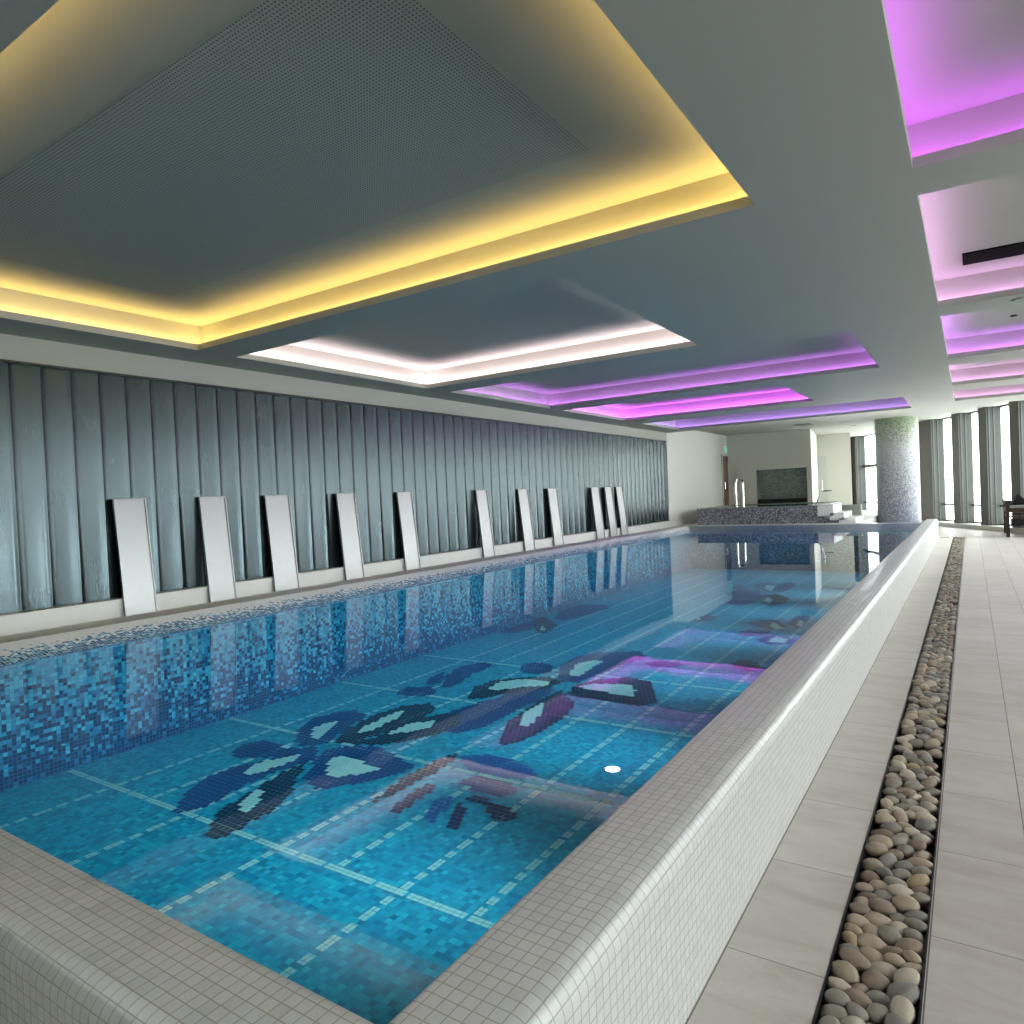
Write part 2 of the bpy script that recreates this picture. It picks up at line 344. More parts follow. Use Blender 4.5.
FLOWERS = [
 [
  ('navy', [(-4.48,2.548),(-4.685,2.778),(-4.725,2.871),(-4.804,3.039),(-4.807,3.215),(-4.696,3.452),(-4.647,3.64),(-4.589,3.831),(-4.421,3.731),(-4.342,3.618),(-4.387,3.429),(-4.415,3.238),(-4.404,3.055),(-4.351,2.808),(-4.32,2.657),(-4.383,2.55)], [[(-4.607,3.171),(-4.696,3.317),(-4.669,3.432),(-4.526,3.657),(-4.455,3.54),(-4.491,3.376),(-4.495,3.247),(-4.533,3.147)]]),
  ('navy', [(-5.082,3.4),(-5.172,3.579),(-5.103,3.732),(-4.829,3.727),(-4.619,3.705),(-4.647,3.526),(-4.822,3.41),(-4.966,3.351)], [[(-4.824,3.699),(-4.819,3.809),(-4.732,3.76),(-4.754,3.682)]]),
  ('black', [(-3.947,2.447),(-4.116,2.598),(-4.216,2.761),(-4.258,2.973),(-4.328,3.223),(-4.372,3.417),(-4.362,3.601),(-4.168,3.305),(-3.954,3.079),(-3.871,2.894),(-3.847,2.718),(-3.825,2.555),(-3.838,2.444),(-3.871,2.417)], [[(-4.079,2.75),(-4.187,2.852),(-4.242,3.009),(-4.194,3.046),(-4.077,2.91),(-4.004,2.789)]]),
  ('navy', [(-4.129,3.325),(-4.278,3.563),(-4.403,3.791),(-4.319,3.966),(-4.081,4.061),(-3.856,3.993),(-3.527,3.879),(-3.534,3.679),(-3.651,3.501),(-3.764,3.33),(-3.884,3.223)], [[(-4.035,3.464),(-4.245,3.68),(-4.225,3.752),(-3.967,3.754),(-3.732,3.724),(-3.789,3.609),(-3.892,3.447)]]),
  ('navy', [(-4.855,3.839),(-5.074,4.082),(-5.188,4.347),(-5.121,4.575),(-4.997,4.684),(-4.802,4.627),(-4.698,4.397),(-4.608,4.138),(-4.538,3.879),(-4.669,3.776)], [[(-4.779,3.956),(-4.95,4.142),(-4.956,4.318),(-4.902,4.381),(-4.771,4.185),(-4.674,3.968)]]),
  ('black', [(-4.492,3.902),(-4.655,4.285),(-4.738,4.658),(-4.673,4.991),(-4.47,5.191),(-4.301,5.063),(-4.245,4.798),(-4.245,4.484),(-4.295,4.211),(-4.382,4.026)], [[(-4.495,4.177),(-4.569,4.414),(-4.589,4.777),(-4.549,4.896),(-4.459,4.677),(-4.421,4.339)]]),
  ('black', [(-4.428,4.003),(-4.268,4.184),(-4.266,4.431),(-4.263,4.697),(-4.188,4.939),(-4.015,5.07),(-3.837,4.839),(-3.83,4.504),(-3.936,4.254),(-4.111,4.092),(-4.289,4.003)], [[(-4.237,4.32),(-4.293,4.461),(-4.218,4.646),(-4.097,4.795),(-4.015,4.648),(-4.087,4.46)]]),
 ],
 [
  ('black', [(-4.269,5.508),(-4.427,5.811),(-4.394,6.166),(-4.166,6.381),(-3.926,6.515),(-3.66,6.423),(-3.705,6.138),(-3.908,5.856),(-4.046,5.611),(-4.202,5.456)], [[(-4.252,5.864),(-4.294,6.14),(-4.131,6.325),(-3.785,6.367),(-3.741,6.2),(-3.956,6.05),(-4.136,5.852)]]),
  ('navy', [(-3.963,4.593),(-4.131,5.068),(-4.041,5.496),(-3.889,5.828),(-3.717,6.158),(-3.602,6.121),(-3.563,5.718),(-3.57,5.231),(-3.565,4.832),(-3.713,4.582)], []),
  ('black', [(-3.215,4.515),(-3.461,4.992),(-3.516,5.359),(-3.562,5.834),(-3.558,6.141),(-3.157,5.74),(-3.07,5.275),(-3.071,4.855),(-3.111,4.63)], [[(-3.34,5.032),(-3.477,5.326),(-3.482,5.699),(-3.375,5.531),(-3.269,5.179),(-3.246,4.987)]]),
  ('black', [(-3.418,6.019),(-3.496,6.362),(-3.37,6.621),(-3.121,6.87),(-2.839,6.789),(-2.506,6.099),(-2.591,5.952),(-2.926,5.991),(-3.245,5.957)], [[(-3.453,6.303),(-3.364,6.461),(-3.001,6.598),(-2.841,6.404),(-2.801,6.22),(-3.039,6.229),(-3.263,6.262)]]),
  ('navy', [(-3.838,6.554),(-4.042,6.999),(-4.097,7.487),(-3.948,7.787),(-3.477,8.055),(-3.308,7.816),(-3.364,7.419),(-3.441,6.918),(-3.512,6.462),(-3.675,6.416)], [[(-3.764,6.703),(-3.91,7.137),(-3.833,7.387),(-3.676,7.42),(-3.669,7.143),(-3.613,6.654)]]),
  ('navy', [(-4.402,6.684),(-4.472,6.931),(-4.348,7.085),(-4.109,6.97),(-3.961,6.691),(-4.124,6.575),(-4.276,6.554)], []),
 ],
 [
  ('blue', [(-3.353,4.183),(-3.187,4.303),(-2.967,4.321),(-2.758,4.256),(-2.62,4.153),(-2.671,4.035),(-2.925,4.015),(-3.158,4.026)], []),
  ('navy', [(-3.083,3.81),(-3.033,3.935),(-2.87,3.975),(-2.726,3.958),(-2.569,3.828),(-2.677,3.733),(-2.885,3.736)], []),
  ('plum', [(-2.654,3.535),(-2.656,3.632),(-2.527,3.622),(-2.418,3.571),(-2.376,3.489),(-2.485,3.455),(-2.561,3.462)], []),
  ('plum', [(-2.769,3.313),(-2.855,3.491),(-2.844,3.559),(-2.767,3.486),(-2.622,3.23),(-2.629,3.174)], []),
  ('blue', [(-2.9,3.257),(-3.014,3.46),(-2.95,3.585),(-2.871,3.421),(-2.784,3.216)], []),
  ('black', [(-3.367,3.237),(-3.441,3.529),(-3.468,3.894),(-3.436,4.23),(-3.347,4.187),(-3.309,3.883),(-3.327,3.564),(-3.338,3.3)], []),
  ('plum', [(-3.165,3.215),(-3.229,3.455),(-3.218,3.704),(-3.133,3.676),(-3.113,3.45),(-3.097,3.221)], []),
  ('plum', [(-2.878,3.639),(-2.752,3.678),(-2.641,3.645),(-2.674,3.586),(-2.807,3.579)], []),
 ],
 [
  ('navy', [(-5.04,5.737),(-5.129,6.014),(-5.141,6.207),(-4.934,5.969),(-4.871,5.704)], []),
  ('navy', [(-4.782,5.717),(-5.023,6.136),(-5.117,6.489),(-4.975,6.802),(-4.761,6.708),(-4.791,6.253),(-4.644,5.943),(-4.659,5.68)], []),
  ('navy', [(-5.014,5.288),(-5.141,5.582),(-4.93,5.544),(-4.912,5.685),(-4.639,5.522),(-4.697,5.323)], []),
 ],
 [
  ('navy', [(-5.899,8.413),(-5.928,8.993),(-5.926,9.531),(-5.526,8.791),(-5.642,8.394)], []),
  ('black', [(-5.608,8.933),(-6.296,10.145),(-5.822,9.709),(-5.314,9.217),(-5.178,8.617),(-5.299,8.571)], [[(-5.438,8.824),(-5.571,9.149),(-5.272,8.767)]]),
  ('navy', [(-5.663,9.652),(-6.052,10.711),(-5.906,11.099),(-5.502,11.226),(-5.252,10.905),(-5.326,10.199),(-5.432,9.595)], []),
 ],
 [
  ('navy', [(-3.526,11.913),(-3.678,12.833),(-3.478,13.2),(-3.235,13.207),(-3.123,12.446),(-3.25,11.869)], []),
  ('black', [(-3.081,12.321),(-3.206,13.122),(-3.065,13.411),(-2.725,12.906),(-2.668,12.315),(-2.798,11.886)], [[(-3.057,12.466),(-3.115,12.997),(-2.933,12.56),(-2.906,12.187)]]),
  ('navy', [(-3.713,14.252),(-3.696,14.781),(-3.501,14.945),(-3.154,14.045),(-3.185,13.57),(-3.375,13.648)], [[(-3.442,14.073),(-3.483,14.569),(-3.29,14.361),(-3.199,13.631)]]),
  ('navy', [(-3.267,14.476),(-3.172,15.142),(-2.927,14.635),(-2.947,13.636),(-3.105,13.592)], []),
  ('navy', [(-4.066,14.016),(-4.031,14.431),(-3.803,14.229),(-3.771,13.812),(-3.94,13.766)], []),
  ('navy', [(-3.937,13.101),(-3.846,13.757),(-3.359,13.62),(-3.31,13.123),(-3.685,12.861)], []),
 ],
 [
  ('navy', [(-2.793,10.327),(-2.651,10.66),(-2.465,10.726),(-2.232,10.28),(-2.223,9.921),(-2.406,9.906)], [[(-2.462,10.253),(-2.438,10.533),(-2.226,10.135),(-2.291,9.948)]]),
  ('navy', [(-2.247,10.523),(-2.277,11.106),(-2.101,11.275),(-1.992,10.331),(-2.08,10.116)], [[(-2.108,10.382),(-2.165,10.872),(-2.072,10.724),(-2.009,10.288)]]),
  ('navy', [(-2.374,9.247),(-2.272,9.594),(-2.09,9.582),(-1.927,9.375),(-1.936,9.114),(-2.195,9.011)], [[(-2.219,9.152),(-2.2,9.54),(-2.021,9.416),(-2.002,9.162)]]),
  ('navy', [(-2.723,9.524),(-2.654,9.885),(-2.331,9.88),(-2.331,9.589),(-2.527,9.397)], []),
 ],
 [
  ('black', [(-2.317,7.833),(-2.27,8.109),(-2.07,8.046),(-1.949,7.782),(-2.001,7.573),(-2.174,7.663)], []),
 ],
 [
  ('navy', [(-3.607,10.451),(-3.554,10.823),(-3.328,10.656),(-3.309,10.283),(-3.457,10.189)], [[(-3.533,10.265),(-3.583,10.568),(-3.48,10.346)]]),
 ],
 [
  ('navy', [(-3.212,7.513),(-3.085,7.716),(-2.801,7.651),(-2.814,7.444),(-3.063,7.372)], []),
 ],
]
EXPOSURE = 0.6
PW = 22
WS = 30
# ------------------------------------------------------------------ dimensions (metres)
XW = -7.35            # left wall
H, HF = 3.13, 3.35    # coffered ceiling, higher ceiling at the far end
ZW, ZD, ZR = .37, .395, .475   # water, raised deck, rim top
FA = Vector((-.29, 24.0, 0)); FT = Vector((.447, -.894, 0)); FO = Vector((.894, .447, 0))   # glazed front: origin, along, outwards
def fac(s, o): return FA + FT*s + FO*o
XS = 4.0               # unseen turn of the glazing, shaped to bring daylight nearer the pool
def fac_x(y, o):       # x of the front at depth y
    p = fac(0, o); return min(p.x + (p.y - y)*.5, XS + o)
def edge(y0, y1, o, z):    # boundary from y0 down to y1 with the bend
    p = fac(0, o); yb = p.y - (XS + o - p.x)*2
    return [(fac_x(y, o), y, z) for y in ([y0, yb, y1] if y1 < yb < y0 else [y0, y1])]

# ------------------------------------------------------------------ the setting
b = MB()
p4 = [(-.68,-4,0),(-.388,-4,0),(-.388,20.25,0),(-.68,20.25,0)]; b.face(p4, [(x-.0395, y+.157) for x, y, z in p4])
p4 = [(-.146,20.25,0),(-.146,-4,0)] + edge(20.25,-4,.9,0)[::-1]; b.face(p4, [(x, y-.111) for x, y, z in p4])
b.face([(-.388,-4,0),(-.146,-4,0),(-.146,.4,0),(-.388,.4,0)])
b.face([(-7.4,20.25,0),(fac_x(20.25,.9),20.25,0),(fac_x(34,.9),34,0),(-7.4,34,0)])
b.face([(-7.4,-4,0),(-.68,-4,0),(-.68,.66,0),(-7.4,.66,0)])
tag(b.build('floor', M['floor']), 'pale beige stone tile floor beside the pool', 'floor', kind='structure')

coffers_l = [(-6.75,-1.04,1.16,4.37),(-6.78,-2.62,4.84,8.10),(-6.75,-1.08,8.62,11.72),(-6.75,-2.60,12.17,15.22),(-6.75,-1.10,16.2,18.85)]
coffers_r = [(-.22,1.75,1.2,4.45),(-.22,1.75,4.88,8.13),(-.22,1.75,8.60,11.67),(-.23,1.75,12.35,15.04),(-.24,1.75,16.0,18.08)]
holes = coffers_l + coffers_r
xs = sorted({-7.4, 1.95, *[h[0] for h in holes], *[h[1] for h in holes]})
ys = sorted({-4., 19.5, *[h[2] for h in holes], *[h[3] for h in holes]})
b = MB()
for x0, x1 in zip(xs, xs[1:]):
    for y0, y1 in zip(ys, ys[1:]):
        cx, cy = (x0+x1)/2, (y0+y1)/2
        if any(h[0] < cx < h[1] and h[2] < cy < h[3] for h in holes): continue
        b.face([(x0,y0,H),(x0,y1,H),(x1,y1,H),(x1,y0,H)])
b.face([(1.95,-4,H),(1.95,19.5,H)] + edge(19.5,-4,.1,H))
b.face([(-7.4,19.5,H),(-7.4,19.5,HF),(fac_x(19.5,.1),19.5,HF),(fac_x(19.5,.1),19.5,H)])
e0, e1 = edge(19.5,-4,.1,H), edge(19.5,-4,.1,HF+.1)
for i in range(len(e0)-1): b.face([e0[i], e1[i], e1[i+1], e0[i+1]])
b.face([(-7.4,19.5,HF),(-7.4,34,HF),(fac_x(34,.2),34,HF),(fac_x(19.5,.2),19.5,HF)])
tag(b.build('ceiling', M['ceiling']), 'grey white plaster ceiling with sunken light coffers', 'ceiling', kind='structure')

# left wall: cladding zone, white band above, plain white part with the door at the far end
b = MB()
b.face([(XW-.03,-4,0),(XW-.03,19.4,0),(XW-.03,19.4,3.5),(XW-.03,-4,3.5)])
b.box(XW-.03, XW+.02, -4, 19.42, 2.885, 3.5, mi=1)
b.box(XW-.03, XW+.02, 19.40, 25.5, 0, 3.5)
tag(b.build('wall_left', [M['paint'], M['ceiling']]), 'white wall along the left side of the pool', 'wall', kind='structure')
b = MB(); b.box(XW-.03, XW+.10, -4, 19.42, ZD-.01, .56); b.box(XW-.03, XW+.11, -4, 19.42, .56, .58)
tag(b.build('baseboard_left', M['trim'], bevel=.004), 'white skirting upstand under the metal cladding', 'skirting', kind='structure')
b = MB(); b.box(XW-.02, XW+.035, -4, 19.42, 2.875, 2.895)
tag(b.build('trim_1', M['darkmetal']), 'thin dark trim along the top of the metal cladding', 'trim', kind='structure')
# end wall block with the mosaic niche (niche sides and back belong to it)
b = MB()
Y0 = 25.43; nx0, nx1, nz0, nz1, nd = -6.33, -4.66, .62, 2.04, .38
b.face([(XW,Y0,0),(nx0,Y0,0),(nx0,Y0,3.5),(XW,Y0,3.5)])
b.face([(nx1,Y0,0),(-4.5,Y0,0),(-4.5,Y0,3.5),(nx1,Y0,3.5)])
b.face([(nx0,Y0,0),(nx1,Y0,0),(nx1,Y0,nz0),(nx0,Y0,nz0)]); b.face([(nx0,Y0,nz1),(nx1,Y0,nz1),(nx1,Y0,3.5),(nx0,Y0,3.5)])
b.face([(-4.5,Y0,0),(-4.95,29.3,0),(-4.95,29.3,3.5),(-4.5,Y0,3.5)])
b.face([(-4.95,29.3,0),(-3.77,29.3,0),(-3.77,29.3,3.5),(-4.95,29.3,3.5)])
b.face([(-3.77,29.3,0),(-4.4,33,0),(-4.4,33,3.5),(-3.77,29.3,3.5)])
b.face([(nx0,Y0,nz0),(nx0,Y0+nd,nz0),(nx0,Y0+nd,nz1),(nx0,Y0,nz1)], mi=1)
b.face([(nx1,Y0,nz0),(nx1,Y0,nz1),(nx1,Y0+nd,nz1),(nx1,Y0+nd,nz0)], mi=1)
b.face([(nx0,Y0+nd,nz0),(nx1,Y0+nd,nz0),(nx1,Y0+nd,nz1),(nx0,Y0+nd,nz1)], mi=1)
b.face([(nx0,Y0,nz0),(nx1,Y0,nz0),(nx1,Y0+nd,nz0),(nx0,Y0+nd,nz0)], mi=1)
b.face([(nx0,Y0,nz1),(nx0,Y0+nd,nz1),(nx1,Y0+nd,nz1),(nx1,Y0,nz1)], mi=1)
tag(b.build('wall_back', [M['paint'], M['niche']]), 'white end wall with a dark mosaic niche behind the hot tub', 'wall', kind='structure')
b = MB(); b.face([(-7.4,-4,0),(-7.4,-4,3.6),(fac_x(-4,.9),-4,3.6),(fac_x(-4,.9),-4,0)])
tag(b.build('wall_front', M['paint']), 'white wall closing the near end of the hall', 'wall', kind='structure')
# raised deck: stone coping on the left, deck behind the pool
b = MB(); b.face([(-6.35,-4,.468),(-6.35,18.4,.468),(XW-.02,18.4,.388),(XW-.02,-4,.388)]); b.prism([(XW-.02,18.4),(-2.45,18.4),(-2.45,29.4),(XW-.02,29.4)], 0, ZD)
tag(b.build('trim_2', M['stone']), 'grey stone coping and raised deck behind the pool edge', 'coping', kind='structure')

# door and sign at the far end of the left wall
d = thing('door_1', 'brown wooden door in the white left wall behind the hot tub', 'door', (XW+.02, 25.05, ZD), kind='structure')
MB().box(XW+.02, XW+.045, 24.72, 25.36, ZD, 2.6).build('door_leaf', M['door'], d, bevel=.003)
b = MB(); b.box(XW+.02, XW+.06, 24.66, 24.72, ZD, 2.66); b.box(XW+.02, XW+.06, 25.36, 25.42, ZD, 2.66); b.box(XW+.02, XW+.06, 24.72, 25.36, 2.6, 2.66)
b.build('door_frame', M['trim'], d, bevel=.003)
MB().tube([(XW+.045,24.80,1.42),(XW+.09,24.80,1.42),(XW+.09,24.80,1.66),(XW+.045,24.80,1.66)], .011).build('door_handle', M['chrome'], d)
s = thing('exit_sign', 'small green and white exit sign above the brown door', 'sign', (XW+.02, 25.15, 2.73))
MB().box(XW+.021, XW+.05, 25.0, 25.34, 2.74, 2.96).build('sign_box', M['sign_white'], s, bevel=.003)
b = MB(); b.box(XW+.051, XW+.056, 25.02, 25.2, 2.76, 2.94); b.build('sign_face', M['sign_green'], s)
b = MB(); X = XW+.057
b.face([(X,25.05,2.84),(X,25.10,2.84),(X,25.10,2.86),(X,25.05,2.86)]); b.face([(X,25.10,2.81),(X,25.16,2.85),(X,25.10,2.89)])
b.build('arrow', M['sign_white'], s)
d = thing('door_2', 'bright white door in the wall right of the mosaic niche', 'door', (-4.8, 29.28, ZD), kind='structure')
MB().box(-4.97, -4.62, 29.24, 29.295, ZD, 2.54).build('door_leaf', M['trim'], d, bevel=.004)
MB().tube([(-4.68,29.24,1.35),(-4.68,29.19,1.35),(-4.68,29.19,1.6),(-4.68,29.24,1.6)], .01).build('door_handle', M['chrome'], d)

# ------------------------------------------------------------------ glazed front on the right
b = MB(); b.obox(FA, FT, FO, (-10, 9.6), (0, .9), 0, .12); b.box(XS, XS+.9, -4, 15.4, 0, .119)
tag(b.build('trim_3', M['kerb'], bevel=.006), 'low stone kerb under the tall windows', 'kerb', kind='structure')
b = MB(); b.obox(FA, FT, FO, (-10, 9.6), (.2, .9), HF, 3.6); b.box(XS+.2, XS+.9, -4, 15.4, HF, 3.599)
tag(b.build('trim_4', M['ceiling']), 'header beam above the tall windows', 'beam', kind='structure')
fins = [(-9.5,-8.35),(-6.2,-5.8),(-4.6,-4.2),(-2.86,-1.9)] + [(-.63+1.46*k, -.23+1.46*k) for k in range(0, 7)]
flab = {0: 'wide dark pillar left of the mosaic column by the far window', 3: 'wide metal pillar directly right of the mosaic column', 4: 'second window pillar right of the mosaic column',
        5: 'third window pillar right of the mosaic column, behind the bench end', 6: 'fourth window pillar right of the mosaic column, at the frame edge'}
G1, G2 = (FA, FT, FO), (Vector((XS,15.1,0)), Vector((0,-1,0)), Vector((1,0,0)))
fins = [(G1, f_) for f_ in fins] + [(G2, (1.46*k, 1.46*k+.4)) for k in range(0, 14)]
for i, ((FA, FT, FO), (s0, s1)) in enumerate(fins):
    c = fac((s0+s1)/2, .4)
    f = thing('window_pillar', flab.get(i, 'slim metal pillar between the tall windows'), 'pillar', (c.x, c.y, .12), None if i in flab else 'pillars out of view', kind='structure')
    MB().obox(FA, FT, FO, (s0, s1), (.165, .53), .12, HF).build('pillar_body', M['fin'], f)
    MB().obox(FA, FT, FO, (s0, s1), (.15, .165), .12, HF).build('inner_face', M['fin_shaded'], f)
    b = MB()
    b.obox(FA, FT, FO, (s1, s1+.012), (.20, .24), .12, HF); b.obox(FA, FT, FO, (s1, s1+.012), (.33, .36), .12, HF)
    b.obox(FA, FT, FO, (s1, s1+.014), (.165, .43), .635, .66)
    b.build('joint', M['frame'], f)
for i, ((g0, (a0, a1)), (g1, (b0, b1))) in enumerate(zip(fins, fins[1:])):
    if g0 is not g1: continue
    FA, FT, FO = g0
    c = fac((a1+b0)/2, .5)
    w = thing('window_%d' % (i+1), 'tall glazed window bay between two metal pillars', 'window', (c.x, c.y, .12), 'window bays', kind='structure')
    MB().obox(FA, FT, FO, (a1+.02, b0-.02), (.505, .515), .16, HF-.04).build('pane', M['glass'], w)
    b = MB()
    b.obox(FA, FT, FO, (a1, b0), (.47, .55), .12, .16); b.obox(FA, FT, FO, (a1, b0), (.47, .55), HF-.04, HF)
    b.build('window_frame', M['frame'], w)
    b = MB(); b.obox(FA, FT, FO, (a1, b0), (.46, .505), .62, .67)
    if i == 0: b.obox(FA, FT, FO, (a1, b0), (.46, .505), 2.04, 2.16)
    b.build('transom', M['frame'], w)
    if g0 is G2: MB().obox(FA, FT, FO, (a1, b0), (.2, .5), .12, 1.15).build('added_spandrel', M['lowwall'], w)  # unseen low wall, added to darken reflections low on the cladding
FA, FT, FO = G1
b = MB(); b.obox(FA, FT, FO, (-7.05, -6.75), (.42, .44), 2.55, 2.85)
tag(b.build('window_sticker', M['redbrown']), 'small red brown plate hanging in the window left of the mosaic column', 'sign')
b = MB(); b.box(-3.34, -2.62, 22.0, 22.25, 0, .82)
tag(b.build('planter_wall', M['lowwall'], bevel=.008), 'low grey green wall behind the white hot tub steps', 'low wall')

# ------------------------------------------------------------------ camera
cam = bpy.data.cameras.new('camera'); co = bpy.data.objects.new('camera', cam); COL.objects.link(co)
cam.sensor_width = 36; cam.lens = 696.2/1024*36; cam.clip_start = .05; cam.clip_end = 200
yaw, pit, rol = 5.83192705e-01, 1.98026182e-02, -4.34572222e-02
fwd = Vector((-math.sin(yaw)*math.cos(pit), math.cos(yaw)*math.cos(pit), -math.sin(pit)))
rt = Vector((math.cos(yaw), math.sin(yaw), 0)); up = rt.cross(fwd)
r2 = rt*math.cos(rol) + up*math.sin(rol); u2 = -rt*math.sin(rol) + up*math.cos(rol)
co.matrix_world = Matrix(((r2.x,u2.x,-fwd.x,0),(r2.y,u2.y,-fwd.y,0),(r2.z,u2.z,-fwd.z,1.43),(0,0,0,1)))
S.camera = co

# ------------------------------------------------------------------ metal cladding
b = MB(); p = .2635; y = 2.846 - p*26; nseam = 0
prof = [(0,.014),(.012,.014),(.03,.002),(.3,.0),(.62,.0005),(.82,.002),(.93,.006),(.975,.012),(1.,.014)]
while y < 19.35:
    y1 = min(y + p, 19.39)
    pts = [(XW-.02+x, y + t*(y1-y)) for t, x in prof] + [(XW-.02+.014, y1)]
    for k, ((xa, ya), (xb, yb)) in enumerate(zip(pts, pts[1:])):
        b.face([(xa,ya,.575),(xb,yb,.575),(xb,yb,2.878),(xa,ya,2.878)], smooth=(2 <= k <= 6))
    y = y1
o = b.build('metal_cladding', M['clad'], merge=True)
tag(o, 'long grey metal wall cladding of upright standing seam sheets', 'wall cladding')

# ------------------------------------------------------------------ leaning steel panels
panels = [(3.70,.335),(4.65,.335),(5.53,.37),(6.70,.345),(7.92,.335),(9.95,.34),(11.32,.36),(12.46,.38),(14.43,.40),(15.15,.38),(15.79,.38)]
plab = ['leaning steel panel nearest the camera, widest of its row', 'second leaning steel panel from the near end', 'third leaning steel panel from the near end',
 'fourth leaning steel panel from the near end', 'fifth leaning steel panel, last before the long gap', 'sixth leaning steel panel, first after the long gap',
 'seventh leaning steel panel from the near end', 'eighth leaning steel panel, just before the cluster of three', 'first panel of the far cluster of three steel panels',
 'middle panel of the far cluster of three steel panels', 'last steel panel at the far end of the row']
ang = math.atan(.12/1.205); L = 1.212
for (y0, w), lab in zip(panels, plab):
    r = thing('steel_panel', lab, 'steel panel', (XW+.165, y0+w/2, ZD), 'steel panels leaning on the cladding')
    r['_w'] = (0,0,0)
    MB().box(-.028, -.012, -w/2+.008, w/2-.008, .006, L-.012).build('panel_face', M['steel'], r)
    b = MB(); e = .013
    b.box(-.032, 0, -w/2, -w/2+e, 0, L); b.box(-.032, 0, w/2-e, w/2, 0, L)
    b.box(-.032, 0, -w/2+e, w/2-e, L-e, L); b.box(-.032, -.008, -w/2+e, w/2-e, 0, .006)
    b.build('panel_frame', M['steel'], r, bevel=.0015)
    r.rotation_euler = (0, -ang, 0)

# ------------------------------------------------------------------ pool
pool = thing('swimming_pool', 'long raised swimming pool with white mosaic rim and blue mosaic floor', 'swimming pool', (-3.4, 9, 0))
XR, YN, YF = -.932, .905, 17.2
ring = [(0,-.55),(0,.45)]
prof = [(0.,-.55),(0.,.452),(.004,.465),(.012,.472),(.022,ZR),(.193,ZR)]
prof += [(.193+.06*math.sin(a), .415+.06*math.cos(a)) for a in [math.pi/2*k/8 for k in range(1, 9)]] + [(.253,.36),(.253,.2),(.253,0)]
b = MB(); acc = [0.]
for (a0,z0),(a1,z1) in zip(prof, prof[1:]): acc.append(acc[-1] + math.hypot(a1-a0, z1-z0))
off = acc[5] - .193                       # rows line up with the flat top
for k in range(len(prof)-1):
    (o0,z0),(o1,z1) = prof[k], prof[k+1]; v0, v1 = acc[k]-off, acc[k+1]-off
    sm = 1 <= k
    b.face([(-7.245,YN-o0,z0),(-7.245,YN-o1,z1),(XR+o1,YN-o1,z1),(XR+o0,YN-o0,z0)],
           [(-7.245,v0),(-7.245,v1),(XR+o1,v1),(XR+o0,v0)], smooth=sm)
    b.face([(XR+o0,YN-o0,z0),(XR+o1,YN-o1,z1),(XR+o1,19.85,z1),(XR+o0,19.85,z0)],
           [(YN-o0,v0),(YN-o1,v1),(19.85,v1),(19.85,v0)], smooth=sm)
b.face([(XR+o_, 19.85, z_) for o_, z_ in prof])
rim = b.build('rim', M['rim'], pool, merge=True)
rim.data.set_sharp_from_angle(angle=math.radians(40))
b = MB(); b.face([(-5.96,YN,-.55),(XR,YN,-.55),(XR,YF,-.55),(-5.96,YF,-.55)]); b.build('basin_floor', M['floor_pool'], pool)
b = MB(); b.face([(-5.96,YN,-.55),(-5.96,YF,-.55),(-5.93,YF,ZW-.002),(-5.93,YN,ZW-.002)])
b.face([(-5.96,YF,-.55),(XR,YF,-.55),(XR,YF,ZW-.002),(-5.96,YF,ZW-.002)]); b.build('basin_wall', M['wall_pool'], pool)
b = MB()
b.face([(-5.93,YN,ZW-.002),(-5.93,YF,ZW-.002),(-6.35,18.12,.47),(-6.35,YN,.47)])
b.build('side_ledge', M['ledge'], pool)
b = MB(); b.face([(-5.93,YF,ZW-.002),(XR,YF,ZW-.002),(XR,18.12,.47),(-6.35,18.12,.47)]); b.build('end_ledge', M['ledge_far'], pool)
b = MB(); b.box(-6.35, XR-.001, 18.11, 18.40, .2, ZR); b.build('end_rim', M['step'], pool, bevel=.006)

z = -.5475
for k in range(9):
    x = -5.28 + .4665*k; y0 = YN+.03 if k % 2 == 0 else 2.6; y1 = YF-.05
    MB().face([(x-.0235,y0,z),(x+.0235,y0,z),(x+.0235,y1,z),(x-.0235,y1,z)], [(-.0235,y0),(.0235,y0),(.0235,y1),(-.0235,y1)]).build('lane_marking', M['line'], pool)
for k in range(4):
    y = 2.565+1.415*k; x0, x1 = -5.94, XR-.02; z = -.547
    MB().face([(x0,y-.0235,z),(x1,y-.0235,z),(x1,y+.0235,z),(x0,y+.0235,z)], [(-.0235,x0),(-.0235,x1),(.0235,x1),(.0235,x0)]).build('cross_marking', M['line_cross'], pool)

def inside(px, py, poly):
    c = False; n = len(poly)
    for i in range(n):
        (x0,y0),(x1,y1) = poly[i], poly[i-1]
        if (y0 > py) != (y1 > py) and px < (x1-x0)*(py-y0)/(y1-y0) + x0: c = not c
    return c
taken = set(); q = .046
for fl in FLOWERS:
    fe = bpy.data.objects.new('flower_mosaic', None); COL.objects.link(fe); fe.parent = pool; fe['_w'] = tuple(pool['_w'])
    fe.empty_display_size = .1
    for tone, poly, lights in fl:
        m = MB()
        x0, x1 = min(p_[0] for p_ in poly), max(p_[0] for p_ in poly); y0, y1 = min(p_[1] for p_ in poly), max(p_[1] for p_ in poly)
        for j in range(int(y0/q)-1, int(y1/q)+2):
            for i in range(int(x0/q)-2, int(x1/q)+2):
                sx = (j % 2)*.5
                cx, cy = (i+.5+sx)*q, (j+.5)*q
                if (i, j) in taken or not inside(cx, cy, poly): continue
                taken.add((i, j))
                hl = any(inside(cx, cy, l_) for l_ in lights)
                e = .0005 if hl else .0022
                a0, a1, c0, c1 = cx-q/2+e, cx+q/2-e, cy-q/2+e, cy+q/2-e; z = -.544
                m.face([(a0,c0,z),(a1,c0,z),(a1,c1,z),(a0,c1,z)], mi=1 if hl else 0)
        m.build('petal', [M[tone], M['petal_light']], fe)
